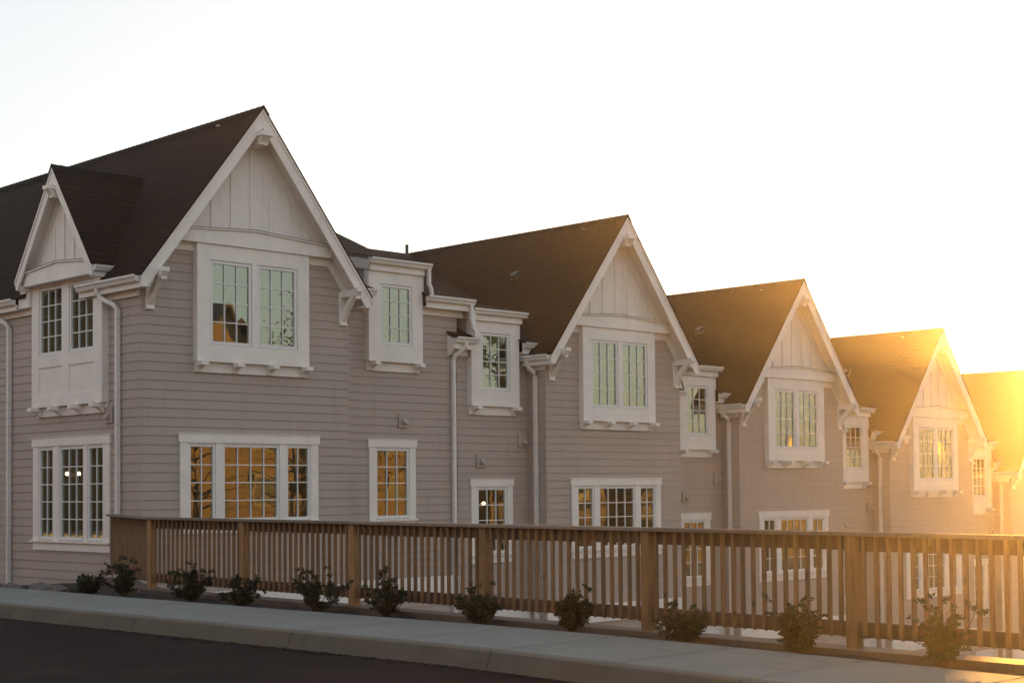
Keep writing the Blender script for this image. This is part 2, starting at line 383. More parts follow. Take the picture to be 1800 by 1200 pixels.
def gable_front(root, X, c, half, zr, slope, zt, yf, fv, ybox, band, nb, sp, tail_drop=.21, trimdrop=.27, zlow=5.25):
    """rake boards, soffit, board-and-batten panel, band; yf = rake plane, zr ridge, zt tail height"""
    zz = lambda x: zr - slope*abs(x-c)
    hw = (zr-zt)/slope
    for sgn in (-1, 1):
        t = c+sgn*hw
        q = lambda x: (c+sgn*(x), zr-slope*x)
        low = zt-tail_drop; xi = (zr-fv-low)/slope
        mb = MB(X)
        mb.prism([(c, zr), (t, zt), (t, low), (c+sgn*xi, low), (c, zr-fv)], 'xz', yf, yf+.038)
        mb.prism([(c, zr-.004), (t, zt-.004), (t, zt-.066), (c, zr-.066)], 'xz', yf-.020, yf-.001)
        mb.build('bargeboard', 'trim', root)
        th = .13
        m2 = MB(X); m2.prism([(c, zr-th), (t-sgn*.01, zt-th), (t-sgn*.01, zt-th-.02), (c, zr-th-.02)], 'xz', yf+.039, -.002 + ybox)
        m2.build('soffit', 'trim_grain', root)
    zs_ = zr-.15                                   # soffit line on the wall
    # trim along the rake on the wall
    for sgn in (-1, 1):
        xo = (zs_-zlow)/slope
        m2 = MB(X); xi = (zs_-trimdrop-zlow)/slope
        m2.prism([(c, zs_), (c+sgn*xo, zlow), (c+sgn*xi, zlow), (c, zs_-trimdrop)], 'xz', ybox-.045, ybox-.003)
        m2.build('rake_trim', 'trim', root)
    zb, ze, zp, hb = band                          # bottom, end top, peak top, half width
    m2 = MB(X); m2.prism([(c-hb, zb), (c+hb, zb), (c+hb-.0, ze), (c, zp), (c-hb, ze)], 'xz', ybox-.19, ybox-.003); m2.build('band', 'trim', root)
    m3 = MB(X)
    for sgn in (-1, 1):
        m3.prism([(c, zp+.003), (c+sgn*hb, ze+.003), (c+sgn*hb, ze+.028), (c, zp+.028)], 'xz', ybox-.225, ybox-.004)
    fl = m3.build('drip_moulding', 'trim', root)
    m4 = MB(X)
    for sgn in (-1, 1):
        m4.prism([(c, zp+.030), (c+sgn*hb, ze+.030), (c+sgn*hb, ze+.040), (c, zp+.040)], 'xz', ybox-.23, ybox-.004)
    m4.build('flashing', 'flashing', root)
    # panel and battens
    m5 = MB(X); m5.prism([(c-(zs_-ze)/slope, ze), (c+(zs_-ze)/slope, ze), (c, zs_)], 'xz', ybox-.02, ybox-.001)
    pn = m5.build('gable_panel', 'trim_grain', root)
    for i in range(-nb, nb+1):
        x = c+i*sp; top = zs_-slope*abs(x-c)-trimdrop-.02; zb_ = ze+(zp-ze)*(1-abs(x-c)/hb)+.045
        if top-zb_ < .08: continue
        mb = MB(X); mb.box(x-.022, ybox-.042, zb_, x+.022, ybox-.021, top); mb.build('batten', 'trim', pn)

def bay_box(root, X, c, half, z0, z1, y, d, wins, corb, panels=None, zsk=None):
    """projecting box window: wins=[(x0,x1,z0,z1,cols,rows)] frame openings"""
    mb = MB(X); yf = y-d
    holes = [(a_, b_, c_, d_) for a_, b_, c_, d_, *_ in wins]
    if panels: holes = holes + panels
    for (a_, b_, c_, d_) in holes_grid(c-half, c+half, z0, z1, holes): mb.box(a_, yf, c_, b_, yf+.03, d_)
    for sx in (-1, 1): mb.box(c+sx*half, yf+.031, z0, c+sx*(half-.03), y+.02, z1)
    mb.box(c-half+.031, yf+.031, z0+.001, c+half-.031, y-.002, z0+.03)
    if panels:
        for (a_, b_, c_, d_) in panels: mb.box(a_+.001, yf+.02, c_+.001, b_-.001, yf+.029, d_-.001)
    o = mb.build('box_window', 'trim', root)
    for (a_, b_, c_, d_, cols, rows) in wins:
        sash(o, X, a_+.062, b_-.062, c_+.068, d_-.062, cols, rows, yf+.012, fw=.052)
        drape(o, X, a_+.03, b_-.03, c_, d_, y+.16, int(a_*100), .014)
    sk = MB(X); zk = zsk; sk.box(c-half+.02, y-.05, zk, c+half-.02, y-.003, z0-.001); sk.build('skirt_board', 'trim', o)
    for dx in corb:
        corbel_mb(X, c+dx, y-.051, z0-.001, zk+.01, d+.09).build('corbel', 'trim', o)
    return o

def knee_bracket(root, X, x, y=0.):
    """timber knee bracket carrying the tail of a rake"""
    h = .06; mb = MB(X)
    mb.box(x-.085, y-.05, 4.90, x+.085, y-.004, 5.50)            # wall leg
    mb.box(x-.085, y-.072, 4.855, x+.085, y-.004, 4.897)
    mb.box(x-h, y-.50, 5.395, x+h, y-.051, 5.53)                 # arm
    mb.box(x-.07, y-.575, 5.475, x+.07, y-.501, 5.55)            # cap at the end
    k = 6
    mb.prism([(y-.565, 5.473)] + [(y-.565+.075*math.sin(t*math.pi/2/k), 5.473-.13*t/k) for t in range(1, k+1)] + [(y-.502, 5.343), (y-.502, 5.473)], 'yz', x-h, x+h)
    # curved brace
    o1 = [(y-.052, 4.93), (y-.12, 5.0), (y-.22, 5.14), (y-.33, 5.27), (y-.46, 5.393)]
    i1 = [(y-.30, 5.393), (y-.22, 5.32), (y-.14, 5.22), (y-.052, 5.10)]
    mb.prism(o1+i1, 'yz', x-h+.012, x+h-.012)
    mb.build('bracket', 'trim', root)

def wall_vent(root, X, x, z, y):
    mb = MB(X); mb.box(x-.14, y-.052, z-.145, x+.14, y-.01, z+.145)
    mb.prism([(y-.053, z+.04), (y-.14, z-.05), (y-.14, z-.07), (y-.053, z-.07)], 'yz', x-.05, x+.06)
    mb.build('wall_vent', 'vent_paint', root)

def roof_face(root, pts, under=.022, name='roof'):
    mb = MB(LF); n_ = (Vector(pts[1])-Vector(pts[0])).cross(Vector(pts[2])-Vector(pts[0])).normalized()
    if n_.z < 0: n_ = -n_
    top = [Vector(p)+Vector((0, 0, .036)) for p in pts]; bot = [p-n_*under for p in top]; k = len(pts)
    mb._add(top+bot, [tuple(range(k)), tuple(range(k, 2*k))[::-1]]+[(i, k+i, k+(i+1) % k, (i+1) % k) for i in range(k)])
    return mb.build(name, 'shingles', root)

def bay(root, holes=True):
    X = LF; c = C
    # front wall
    op = [(c-1.365, c+1.365, 1.075, 2.50)]
    bx = [(c-1.03, c-.09, 4.28, 5.85), (c+.09, c+1.03, 4.28, 5.85)]
    mb = MB(X)
    siding(mb, 0, 4.66, BASE, 6.2, op+bx, clip=lambda z: (c-(RZ-.15-z)/SL, c+(RZ-.15-z)/SL) if z > 5 else (0, 4.66))
    mb.build('wall', 'siding', root)
    mb = MB(X); mb.box(-.035, -.055, -.6, 4.695, -.003, -.2); mb.build('belly_band', 'trim', root)
    ground_window(root, X, c-1.545, c+1.545, [(c-1.312, c-.842, 2), (c-.585, c+.585, 4), (c+.842, c+1.312, 2)], 1.13, 2.437, 4, 0)
    room(root, X, c-1.7, c+1.7, .9, 2.9, .12, 2.6)
    gable_front(root, X, c, 0, RZ, SL, 5.40, -.42, .36, 0., (6.13, 6.33, 6.44, 1.78), 3, .432)
    bw_ = [(c-.98, c-.06, 4.29, 5.84, 3, 4), (c+.06, c+.98, 4.29, 5.84, 3, 4)]
    bay_box(root, X, c, 1.255, 3.98, 6.127, 0, .15, bw_, (-1.17, -.39, .39, 1.17), zsk=3.79)
    # flat trim under the band each side of the box
    for s_ in (-1, 1): MB(X).box(c+s_*1.258, -.04, 5.98, c+s_*1.80, -.004, 6.127).build('frieze_board', 'trim', root)
    for dx in (-2.165, 2.165): knee_bracket(root, X, c+dx)
    # apex bracket
    mb = MB(X)
    mb.box(c-.13, -.585, 8.19, c+.13, -.02, 8.275)
    k = 6
    mb.prism([(-.56, 8.188)] + [(-.56+.11*math.sin(t*math.pi/2/k), 8.188-.15*t/k) for t in range(1, k+1)] + [(-.03, 8.038), (-.03, 8.188)], 'yz', c-.095, c+.095)
    mb.build('apex_bracket', 'trim', root)

def eaves_bits(root, *segs):
  """eave over the recess: gutter, fascia, soffit, frieze"""
  for k_, (xa, xb) in enumerate(segs):
    g = MB(LF); gut(g, 'x', xa, xb, .30, 5.69); g.build('gutter', 'gutter', root)
    f = MB(LF); f.box(xa+.04, .30, 5.44, xb-.065, .335, 5.60); f.box(xa+.04, .336, 5.455, xb-.065, RW+.0, 5.475); f.build('fascia', 'trim', root)
    f = MB(LF); f.box(xa+(.12 if k_ == 0 else .03), RW-.055, 5.31, xb-(.12 if k_ else .07), RW-.003, 5.453); f.build('frieze_board', 'trim', root)

def dormer(root, c, pipe_side):
    yb = .40; h = .725
    win = [(c-.435, c+.435, 4.60, 5.85, 3, 4)]
    bay_box(root, LF, c, h, 4.25, 6.12, RW, RW-yb, win, (-.60, .60), zsk=4.06)
    mb = MB(LF); mb.box(c-h-.03, yb-.06, 6.10, c+h+.05, yb-.003, 6.23); mb.build('fascia', 'trim', root)
    g = MB(LF); gut(g, 'x', c-h-.05, c+h+.14, yb-.062, 6.35); g.build('gutter', 'gutter', root)
    # cheeks and low roof running back into the main slope
    yk = 2.76
    for sx in (-1, 1):
        xx = c+sx*h
        mb = MB(LF); mb.prism([(yb+.032, 5.3), (yb+.032, 6.20), (yk, 6.20+.2*(yk-yb)), (yk, 5.3)], 'yz', xx-.012, xx+.012)
        mb.build('dormer_cheek', 'siding', root)
        mb = MB(LF); mb.prism([(yb-.06, 6.10), (yb-.06, 6.31), (yk, 6.31+.2*(yk-yb)), (yk, 6.10+.2*(yk-yb))], 'yz', xx+sx*.013, xx+sx*.04)
        mb.box(xx+sx*.013, yb+.0, 5.75, xx+sx*.03, yb+.12, 6.10)
        mb.build('cheek_trim', 'trim', root)
    x0, x1 = c-h-.06, c+h+.06
    roof_face(root, [(x0, yb-.1, 6.345), (x1, yb-.1, 6.345), (x1, yk+.1, 6.345+.2*(yk-yb+.2)), (x0, yk+.1, 6.345+.2*(yk-yb+.2))], .022, 'dormer_roof')
    if pipe_side > 0: px = c+h+.085
    else: px = c-h-.02
    s_ = pipe_side
    pipe(root, LF, [(px, .285, 6.25), (px, .285, 5.93), (px+s_*.0+ (.04 if s_ > 0 else .05), .27, 5.84), (px+(.05 if s_ > 0 else .07), .26, 5.70)], .036)

def recess(root, xl, xr, cd, xwin, vents):
    wx0, wx1 = xwin-.40, xwin+.40
    mb = MB(LF)
    siding(mb, xl, xr, BASE, 5.45, [(wx0-.05, wx1+.05, 1.075, 2.50), (cd-.5, cd+.5, 4.58, 5.45)], y=RW)
    mb.build('wall', 'siding', root)
    mb = MB(LF); mb.box(xl+.0, RW-.055, -.6, xr-.03, RW-.003, -.2); mb.build('belly_band', 'trim', root)
    ground_window(root, LF, xwin-.625, xwin+.625, [(wx0, wx1, 3)], 1.10, 2.43, 4, RW)
    room(root, LF, xwin-.9, xwin+.9, .9, 2.9, RW+.12, RW+2.2)
    for (vx, vz) in vents: wall_vent(root, LF, vx, vz, RW)

def shell(root, xl, xr, left_wall=True, right_wall=True):
    mb = MB(LF); D = 14.3
    mb.poly((xl, D, BASE), (xr, D, BASE), (xr, D, 5.6), (xl, D, 5.6)); mb.build('rear_wall', 'siding', root)

def ridge_cap(root, X, y0, y1, c, z, slope, axis='y'):
    mb = MB(X); y = y0; dx = .13
    while y < y1-.05:
        t = min(y+.21, y1)
        for s_ in (-1, 1):
            a_ = [(c, z+.062), (c+s_*dx, z+.062-slope*dx)]; b2 = [(c, z+.046), (c+s_*dx, z+.046-slope*dx)]
            P = (lambda p, q: (p[0], q, p[1])) if axis == 'y' else (lambda p, q: (q, p[0], p[1]))
            mb.poly(P(a_[0], y), P(a_[1], y), P(b2[1], t), P(b2[0], t))
            mb.poly(P(a_[0], y), P(a_[1], y), P((a_[1][0], a_[1][1]-.022), y), P((a_[0][0], a_[0][1]-.022), y))
        y += .17
    mb.build('ridge_cap', 'shingles', root, normals=False)

def roof_parts(root):
    # roof cap vent and anchors on the left slope
    def on(x, y): return Vector((x, y, zl(x)+.02))
    p = on(1.41, 2.3)
    mb = MB(LF @ Matrix.Translation(p) @ Matrix.Rotation(-math.atan(SL), 4, 'Y'))
    mb.box(-.13, -.13, 0, .13, .13, .02)
    mb.prism([(-.10, .02), (.11, .02), (.11, .05), (-.02, .12), (-.10, .12)], 'xz', -.10, .10)
    mb.build('roof_vent', 'dark_metal', root)
    p = on(C-.13, .81)
    mb = MB(LF @ Matrix.Translation(p) @ Matrix.Rotation(-math.atan(SL), 4, 'Y'))
    mb.tube([(.0, -.03, 0), (-.03, -.03, .05), (-.05, .0, .065), (-.03, .03, .05), (0, .03, 0)], .007, 6)
    mb.build('roof_anchor', 'gutter', root)

# --- a stepped unit: recess with dormer on the left, gabled bay on the right
def make_unit():
    r = empty('townhouse', (0, 0, BASE-.82))
    xl = -2.34
    bay(r); recess(r, xl, -.001, -1.145, -1.167, [(-1.50, 3.07), (-.22, 3.52)])
    mb = MB(LF); mb.box(-.034, -.034, BASE, -.001, -.001, 5.15); mb.build('corner_trim', 'siding', r)
    # returns of the bay
    mb = MB(LS); siding(mb, -RW, 0, BASE, 5.2); mb.build('wall', 'siding', r)
    mb = MB(LF); mb.prism([(0, BASE), (14.3, BASE), (14.3, 5.3), (0, 5.3)], 'yz', 4.63, 4.66); mb.build('wall', 'siding', r)
    mb = MB(LF); mb.prism([(RW, BASE), (14.3, BASE), (14.3, 5.6), (RY, 8.6), (RW+.05, 5.62)], 'yz', xl+.002, xl+.02); mb.build('party_wall', 'siding', r)
    shell(r, xl, 4.66)
    eaves_bits(r, (xl-.12, -1.145-.725+.06), (-1.145+.73, -.02))
    mb = MB(LF); mb.prism([(.30, 5.46), (.30, 5.64), (RW, 5.76), (RW, 5.31), (RW-.1, 5.31)], 'yz', xl-.11, xl-.085); mb.build('eave_return', 'trim', r)
    # left bay eave
    g = MB(LF); gut(g, 'y', -.37, .50, -.235, 5.40); g.build('gutter', 'gutter', r)
    f = MB(LF); f.box(-.233, -.38, 5.18, -.20, .50, 5.29); f.box(-.199, -.38, 5.20, -.025, .52, 5.22); f.build('fascia', 'trim', r)
    f = MB(LF); f.box(-.06, -.02, 5.08, -.024, .52, 5.199); f.build('frieze_board', 'trim', r)
    f = MB(LF); f.box(4.661, -.02, 5.08, 4.70, 3, 5.199); f.box(4.70, -.38, 5.20, 4.90, 3., 5.22); f.build('soffit', 'trim', r)
    pipe(r, LF, [(-.27, .31, 5.29), (-.27, .31, 5.20), (-.23, .30, 5.13), (-.10, .26, 5.03), (-.072, .25, 4.93), (-.072, .25, BASE)])
    pipe(r, LF, [(xl+.16, .24, 5.58), (xl+.16, .24, 5.50), (xl+.12, .30, 5.42), (xl+.03, .44, 5.30), (xl+.01, .475, 5.20), (xl+.01, .475, BASE)])
    dormer(r, -1.145, -1)
    # roofs
    xe = C-(RZ-5.39)/SL
    xv = lambda y: C-(RZ-zs(y))/SL
    roof_face(r, [(xe-.02, -.45, zl(xe-.02)), (C, -.45, RZ), (C, RY, RZ), (xv(.3), .3, zs(.3)), (xe-.02, .3, zl(xe-.02))])
    xr_ = 2*C-xe+.02
    roof_face(r, [(xr_, -.45, zl(xr_)), (C, -.45, RZ), (C, RY, RZ), (4.66, RY, RZ-.0) if False else (C, RY+.01, RZ), (xr_, RY, zl(xr_))])
    roof_face(r, [(xl-.13, .2, zs(.2)), (-1.145-.70, .2, zs(.2)), (-1.145-.70, .5, zs(.5)), (-1.145+.70, .5, zs(.5)), (-1.145+.70, .2, zs(.2)), (xv(.2), .2, zs(.2)), (C, RY, RZ), (xl-.13, RY, RZ)])
    roof_face(r, [(xl-.13, RY, RZ), (C, RY, RZ), (C, 14.6, RZ-SH*(14.6-RY)), (xl-.13, 14.6, RZ-SH*(14.6-RY))])
    roof_face(r, [(C, RY, RZ), (xr_, RY, zl(xr_)), (xr_, 14.6, zl(xr_)), (C, 14.6, RZ-SH*(14.6-RY))])
    roof_parts(r); ridge_cap(r, LF, -.46, RY, C, RZ, SL)
    return r

def make_end():
    r = empty('townhouse', (-10.217, 0, BASE))
    xr = 10.217-2.17; cd = 6.232
    bay(r); recess(r, 4.661, xr, cd, 6.2125, [(6.515, 3.06)])
    mb = MB(LF); mb.prism([(RW, BASE), (14.3, BASE), (14.3, 5.6), (RY, 8.6), (RW+.05, 5.5)], 'yz', xr-.03, xr); mb.build('wall', 'siding', r)
    mb = MB(LF); mb.prism([(.0, BASE), (RW+.2, BASE), (RW+.2, 5.3), (0, 5.3)], 'yz', 4.63, 4.66); mb.build('wall', 'siding', r)
    mb = MB(LF); mb.box(-.034, -.034, BASE, -.001, -.001, 5.15); mb.build('corner_trim', 'siding', r)
    # side wall with its own windows
    mb = MB(LS)
    wops = [(-3.66, -1.21, .745, 2.50), (-3.45, -2.50, 4.20, 5.1), (-2.28, -1.33, 4.20, 5.1)]
    siding(mb, -14.3, 0, BASE, 5.1, wops); mb.build('wall', 'siding', r)
    shell(r, 0, xr)
    o = ground_window(r, LS, -3.87, -.995, [(-3.61, -3.13, 2), (-2.80, -1.98, 3), (-1.75, -1.27, 2)], .80, 2.437, 5, 0)
    room(r, LS, -4.1, -.8, .6, 2.9, .12, 2.8)
    tag(o, 'tall three part window on the side wall')
    wc = -2.39
    wins = [(wc-1.04, wc-.12, 4.22, 5.53, 3, 4), (wc+.12, wc+1.04, 4.22, 5.53, 3, 4)]
    bo = bay_box(r, LS, wc, 1.32, 3.25, 5.57, 0, .15, wins, (-1.16, -.39, .39, 1.16), panels=[(wc-1.04, wc-.12, 3.46, 4.0), (wc+.12, wc+1.04, 3.46, 4.0)], zsk=3.07)
    tag(bo, 'panelled box window under the small side gable')
    mb = MB(LS)
    for s_ in (-1, 1): mb.box(wc+s_*1.318, -.118, 5.0, wc+s_*1.29, 1.1, 5.75)
    mb.build('dormer_cheek', 'trim', r)
    # small gable, standing on the box
    LB = LS @ Matrix.Translation((0, -.15, 0))
    gz, gs = 7.68, 1.36
    gable_front(r, LB, wc, 0, gz, gs, 5.71, -.27, .30, 0., (5.57, 5.80, 5.90, 1.30), 2, .36, tail_drop=.19, trimdrop=.22, zlow=5.60)
    mb = MB(LB)
    mb.box(wc-.10, -.42, 7.25, wc+.10, -.02, 7.32)
    mb.prism([(-.40, 7.248)] + [(-.40+.10*math.sin(t*math.pi/12), 7.248-.14*t/6) for t in range(1, 7)] + [(-.03, 7.108), (-.03, 7.248)], 'yz', wc-.075, wc+.075)
    mb.build('apex_bracket', 'trim', r)
    for s_ in (-1, 1):
        yy = wc+s_*1.45
        # short gutter along each small eave (runs into the main roof)
        g = MB(LS @ Matrix.Translation((yy, 0, 0)) @ Matrix.Rotation(0, 4, 'Z'))
        pr = [(0, 0), (.0, -.10), (.06, -.10), (.095, -.03), (.095, 0)]
        g.prism([(s_*p, 5.70+q) for p, q in pr], 'xz', -.40, .10)
        g.build('gutter', 'gutter', r)
        f = MB(LS); f.box(yy-s_*.001, -.38, 5.50, yy-s_*.13, .3, 5.595); f.build('fascia', 'trim', r)
    # main eave along the side wall, interrupted by the box
    for (a_, b_) in ((-14.3, -4.20), (-1.72, .37)):
        g = MB(LS); gut(g, 'x', a_, b_, -.235, 5.40); g.build('gutter', 'gutter', r)
        f = MB(LS); f.box(a_, -.233, 5.18, b_+.01, -.20, 5.29); f.box(a_, -.199, 5.20, b_, -.025, 5.22); f.build('fascia', 'trim', r)
    for (a_, b_) in ((-14.3, -3.72), (-1.06, .02)):
        f = MB(LS); f.box(a_, -.06, 5.08, b_, -.024, 5.199); f.build('frieze_board', 'trim', r)
    f = MB(LS); f.prism([(-3.72, 5.20), (-4.16, 5.20), (-4.16, 5.42), (-3.72, 5.86)], 'xz', -.20, .2); f.build('eave_return', 'trim', r)
    pipe(r, LS, [(-1.02, -.27, 5.29), (-1.02, -.27, 5.20), (-.97, -.25, 5.12), (-.72, -.10, 4.98), (-.66, -.072, 4.88), (-.66, -.072, BASE)])
    pipe(r, LS, [(-5.12, -.27, 5.29), (-5.12, -.27, 5.20), (-5.07, -.25, 5.12), (-4.86, -.10, 4.98), (-4.80, -.072, 4.88), (-4.80, -.072, BASE)])
    wall_vent(r, LS, -1.02, 3.02, 0)
    # eave over the recess, and the dormer
    eaves_bits(r, (4.96, cd-.725+.06), (cd+.73, xr+.26))
    pipe(r, LF, [(xr+.16, .24, 5.58), (xr+.16, .24, 5.25), (xr+.19, .22, 5.08), (xr+.24, .21, 4.98), (xr+.24, .21, 4.88)])
    dormer(r, cd, 1)
    f = MB(LF); f.box(4.70, -.38, 5.20, 4.90, .3, 5.22); f.box(4.90, -.38, 5.18, 4.93, .3, 5.29); f.build('soffit', 'trim', r)
    g = MB(LF)
    g.prism([(4.93+.12*p, 5.40+q) for p, q in [(0, 0), (0, -.12), (.6, -.12), (1, -.03), (1, 0)]], 'xz', -.40, .28); g.build('gutter', 'gutter', r)
    xe = C-(RZ-5.39)/SL-.02; xr_ = 2*C-xe
    xv = lambda y: C+(RZ-zs(y))/SL
    D = 14.6
    roof_face(r, [(xe, -.45, zl(xe)), (C, -.45, RZ), (C, D, RZ), (xe, D, zl(xe)), (xe, 3.84, zl(xe)), (.12, 3.84, zl(.12)), (.12, 1.0, zl(.12)), (xe, 1.0, zl(xe))])
    roof_face(r, [(xr_, -.45, zl(xr_)), (C, -.45, RZ), (C, RY, RZ), (xv(.3), .3, zs(.3)), (xr_, .3, zl(xr_))])
    roof_face(r, [(xr+.2, .2, zs(.2)), (cd+.70, .2, zs(.2)), (cd+.70, .5, zs(.5)), (cd-.70, .5, zs(.5)), (cd-.70, .2, zs(.2)), (xv(.2), .2, zs(.2)), (C, RY, RZ), (xr+.2, RY, RZ)])
    roof_face(r, [(C, RY, RZ), (xr+.2, RY, RZ), (xr+.2, D, RZ-SH*(D-RY)), (C, D, RZ-SH*(D-RY))])
    roof_face(r, [(C, RY, RZ), (C, D, RZ), (xv(.3), D, zs(.3))])
    # roof of the side gable (local: x = outwards distance)
    zg = gz; xi = C-(RZ-zg)/SL
    for s_ in (-1, 1):
        ye = 2.39+s_*1.47; ze_ = gz-gs*1.47; xi2 = C-(RZ-ze_)/SL
        roof_face(r, [(-.445, 2.39, zg), (-.445, ye, ze_), (xi2+.03, ye, ze_), (xi+.03, 2.39, zg)], .022, 'gable_roof')
    ridge_cap(r, LF, -.46, 14.5, C, RZ, SL)
    ridge_cap(r, LF, -.45, xi+.0, 2.39, zg, gs, 'x')
    roof_parts2 = MB(LF @ Matrix.Translation((C-.12, .81, zl(C-.12)+.02)) @ Matrix.Rotation(-math.atan(SL), 4, 'Y'))
    roof_parts2.tube([(.0, -.03, 0), (-.03, -.03, .05), (-.05, .0, .065), (-.03, .03, .05), (0, .03, 0)], .007, 6)
    roof_parts2.build('roof_anchor', 'gutter', r)
    return r

end = make_end()
GRP = 'row of stepped townhouses with steep white gables'
tag(end, 'end townhouse at the left, a small white gable on its side wall', 'townhouse', GRP)
proto = make_unit()
pv = MB(LF); pv.tube([(1.98, 7.0, 8.2), (1.98, 7.0, 8.92)], .045, 10)
tag(proto, 'second townhouse from the left, a thin vent pipe standing behind its roof', 'townhouse', GRP)
labs = ['third townhouse from the left, in the middle of the descending row', 'fourth townhouse from the left, lit by the first golden glow',
        'fifth and lowest townhouse, cut by the right picture edge in sun glare']
for k, (x, dz) in enumerate(((7, -1.68), (14, -2.51), (21, -3.35))):
    u = copy_tree(proto); u.location = (x, 0, BASE+dz); tag(u, labs[k], 'townhouse', GRP)
pv.build('vent_pipe', 'dark_metal', proto)

# lamps seen lit inside two rooms
def wall_lamp(loc, label, two=True):
    e_ = empty('wall_lamp', loc, label, 'lamp')
    mb = MB(); mb.box(-.05, -.02, -.12, .05, .02, .02)
    for s_ in ((-.11, .11) if two else (0,)):
        mb.tube([(0, 0, -.05), (s_*.6, -.06, -.08), (s_, -.08, -.03)], .01, 6)
    mb.build('bracket', 'dark_metal', e_)
    for s_ in ((-.11, .11) if two else (0,)):
        b_ = bmesh.new(); bmesh.ops.create_icosphere(b_, subdivisions=2, radius=.038); me = bpy.data.meshes.new('bulb'); b_.to_mesh(me); b_.free()
        me.materials.append(MT['bulb']); o = bpy.data.objects.new('bulb', me); COL.objects.link(o); o.parent = e_; o.location = (s_, -.08, .01)
    return e_
lamp_ = wall_lamp((-9.5, 3.66, 1.985), 'twin bulb hanging lamp glowing inside the tall side window', True)
lamp_.rotation_euler = (0, 0, math.radians(-40)); lamp_.name = 'hanging_lamp'
MB().tube([(0, 0, .02), (0, 0, .90)], .008, 6).build('rod', 'dark_metal', lamp_)
wall_lamp((-.72, 1.35, 1.30), 'single bulb lamp glowing inside the narrow ground window of the second townhouse', False)

# ---------------------------------------------------------------- ground, road, pavement
def interp(tab, y):
    for (ya, xa), (yb, xb) in zip(tab, tab[1:]):
        if ya >= y >= yb:
            t = (ya-y)/(ya-yb); return xa+(xb-xa)*t
    return tab[-1][1] if y < tab[-1][0] else tab[0][1]
KERB = [(80, -15.2), (0, -14.78), (-4, -14.70), (-9, -14.62), (-12.9, -14.55), (-14.6, -14.66), (-16.3, -14.82), (-20, -15.25), (-30, -16.9), (-60, -22)]
BACK = [(80, -13.1), (0, -12.95), (-2, -12.84), (-4, -12.86), (-6.5, -12.83), (-9, -12.76), (-11.3, -12.68), (-13.1, -12.72), (-14.7, -12.83), (-16.4, -13.0), (-18.1, -13.2), (-22, -13.8), (-30, -15.3), (-60, -20.4)]
gh = lambda x: -3.42 if x < -8 else max(-8.0, -3.42-.118*(x+8))
mb = MB(); xs_ = [-320, -60, -12.2, -8, 30, 80, 320]
for xa, xb in zip(xs_, xs_[1:]):
    mb.poly((xa, -320, gh(xa)), (xb, -320, gh(xb)), (xb, 320, gh(xb)), (xa, 320, gh(xa)))
tag(mb.build('ground', 'ground'), kind='structure')
ys = [80, 60, 40, 30, 20, 10, 6, 3] + [2-i*.5 for i in range(0, 60)] + [-30, -40, -50, -60]
ys = sorted(set(ys), reverse=True)
mb = MB()
for ya, yb in zip(ys, ys[1:]):
    mb.poly((-24.2, ya, -.08), (interp(KERB, ya)-.06, ya, -.08), (interp(KERB, yb)-.06, yb, -.08), (-24.2, yb, -.08))
tag(mb.build('road', 'asphalt'), kind='structure')
mb = MB(); mb.box(-26.2, -60, -.3, -24.2, 80, .1)
tag(mb.build('far_pavement', 'concrete'), kind='structure')
mb = MB(); mb.box(-90, -60, -3.3, -26.2, 80, .07); tag(mb.build('verge', 'ground'), kind='structure')
# pavement slabs with joints
J = [-5.72+1.55*k for k in range(-16, 14)]
J = sorted(J, reverse=True)
mb = MB()
for ja, jb in zip([30]+J, J+[-40]):
    a0, b0 = ja-.011, jb+.011
    sub = [a0]+[y for y in ys if b0 < y < a0]+[b0]
    for ya, yb in zip(sub, sub[1:]):
        mb.poly((interp(KERB, ya)+.16, ya, .1), (interp(BACK, ya), ya, .1), (interp(BACK, yb), yb, .1), (interp(KERB, yb)+.16, yb, .1))
for ya, yb in zip(ys, ys[1:]):
    mb.poly((interp(KERB, ya)+.0, ya, .070), (interp(BACK, ya), ya, .070), (interp(BACK, yb), yb, .070), (interp(KERB, yb)+.0, yb, .070))
    mb.poly((interp(BACK, ya), ya, .1), (interp(BACK, ya)+.004, ya, -.1), (interp(BACK, yb)+.004, yb, -.1), (interp(BACK, yb), yb, .1))
tag(mb.build('pavement', 'concrete', normals=False), kind='structure')
mb = MB()
for ja, jb in zip([30]+J[::2], J[::2]+[-40]):
    a0, b0 = ja-.006, jb+.006
    sub = [a0]+[y for y in ys if b0 < y < a0]+[b0]
    prof = [(.157, .1), (.03, .1), (.0, .085), (-.015, .05), (-.10, -.15)]
    for ya, yb in zip(sub, sub[1:]):
        for (d1, z1), (d2, z2) in zip(prof, prof[1:]):
            mb.poly((interp(KERB, ya)+d1, ya, z1), (interp(KERB, ya)+d2, ya, z2), (interp(KERB, yb)+d2, yb, z2), (interp(KERB, yb)+d1, yb, z1))
    for y_ in (a0, b0):
        mb.poly(*[(interp(KERB, y_)+d, y_, z) for d, z in prof+[(.157, -.15)]])
tag(mb.build('kerb', 'kerb_concrete', normals=False), kind='structure')

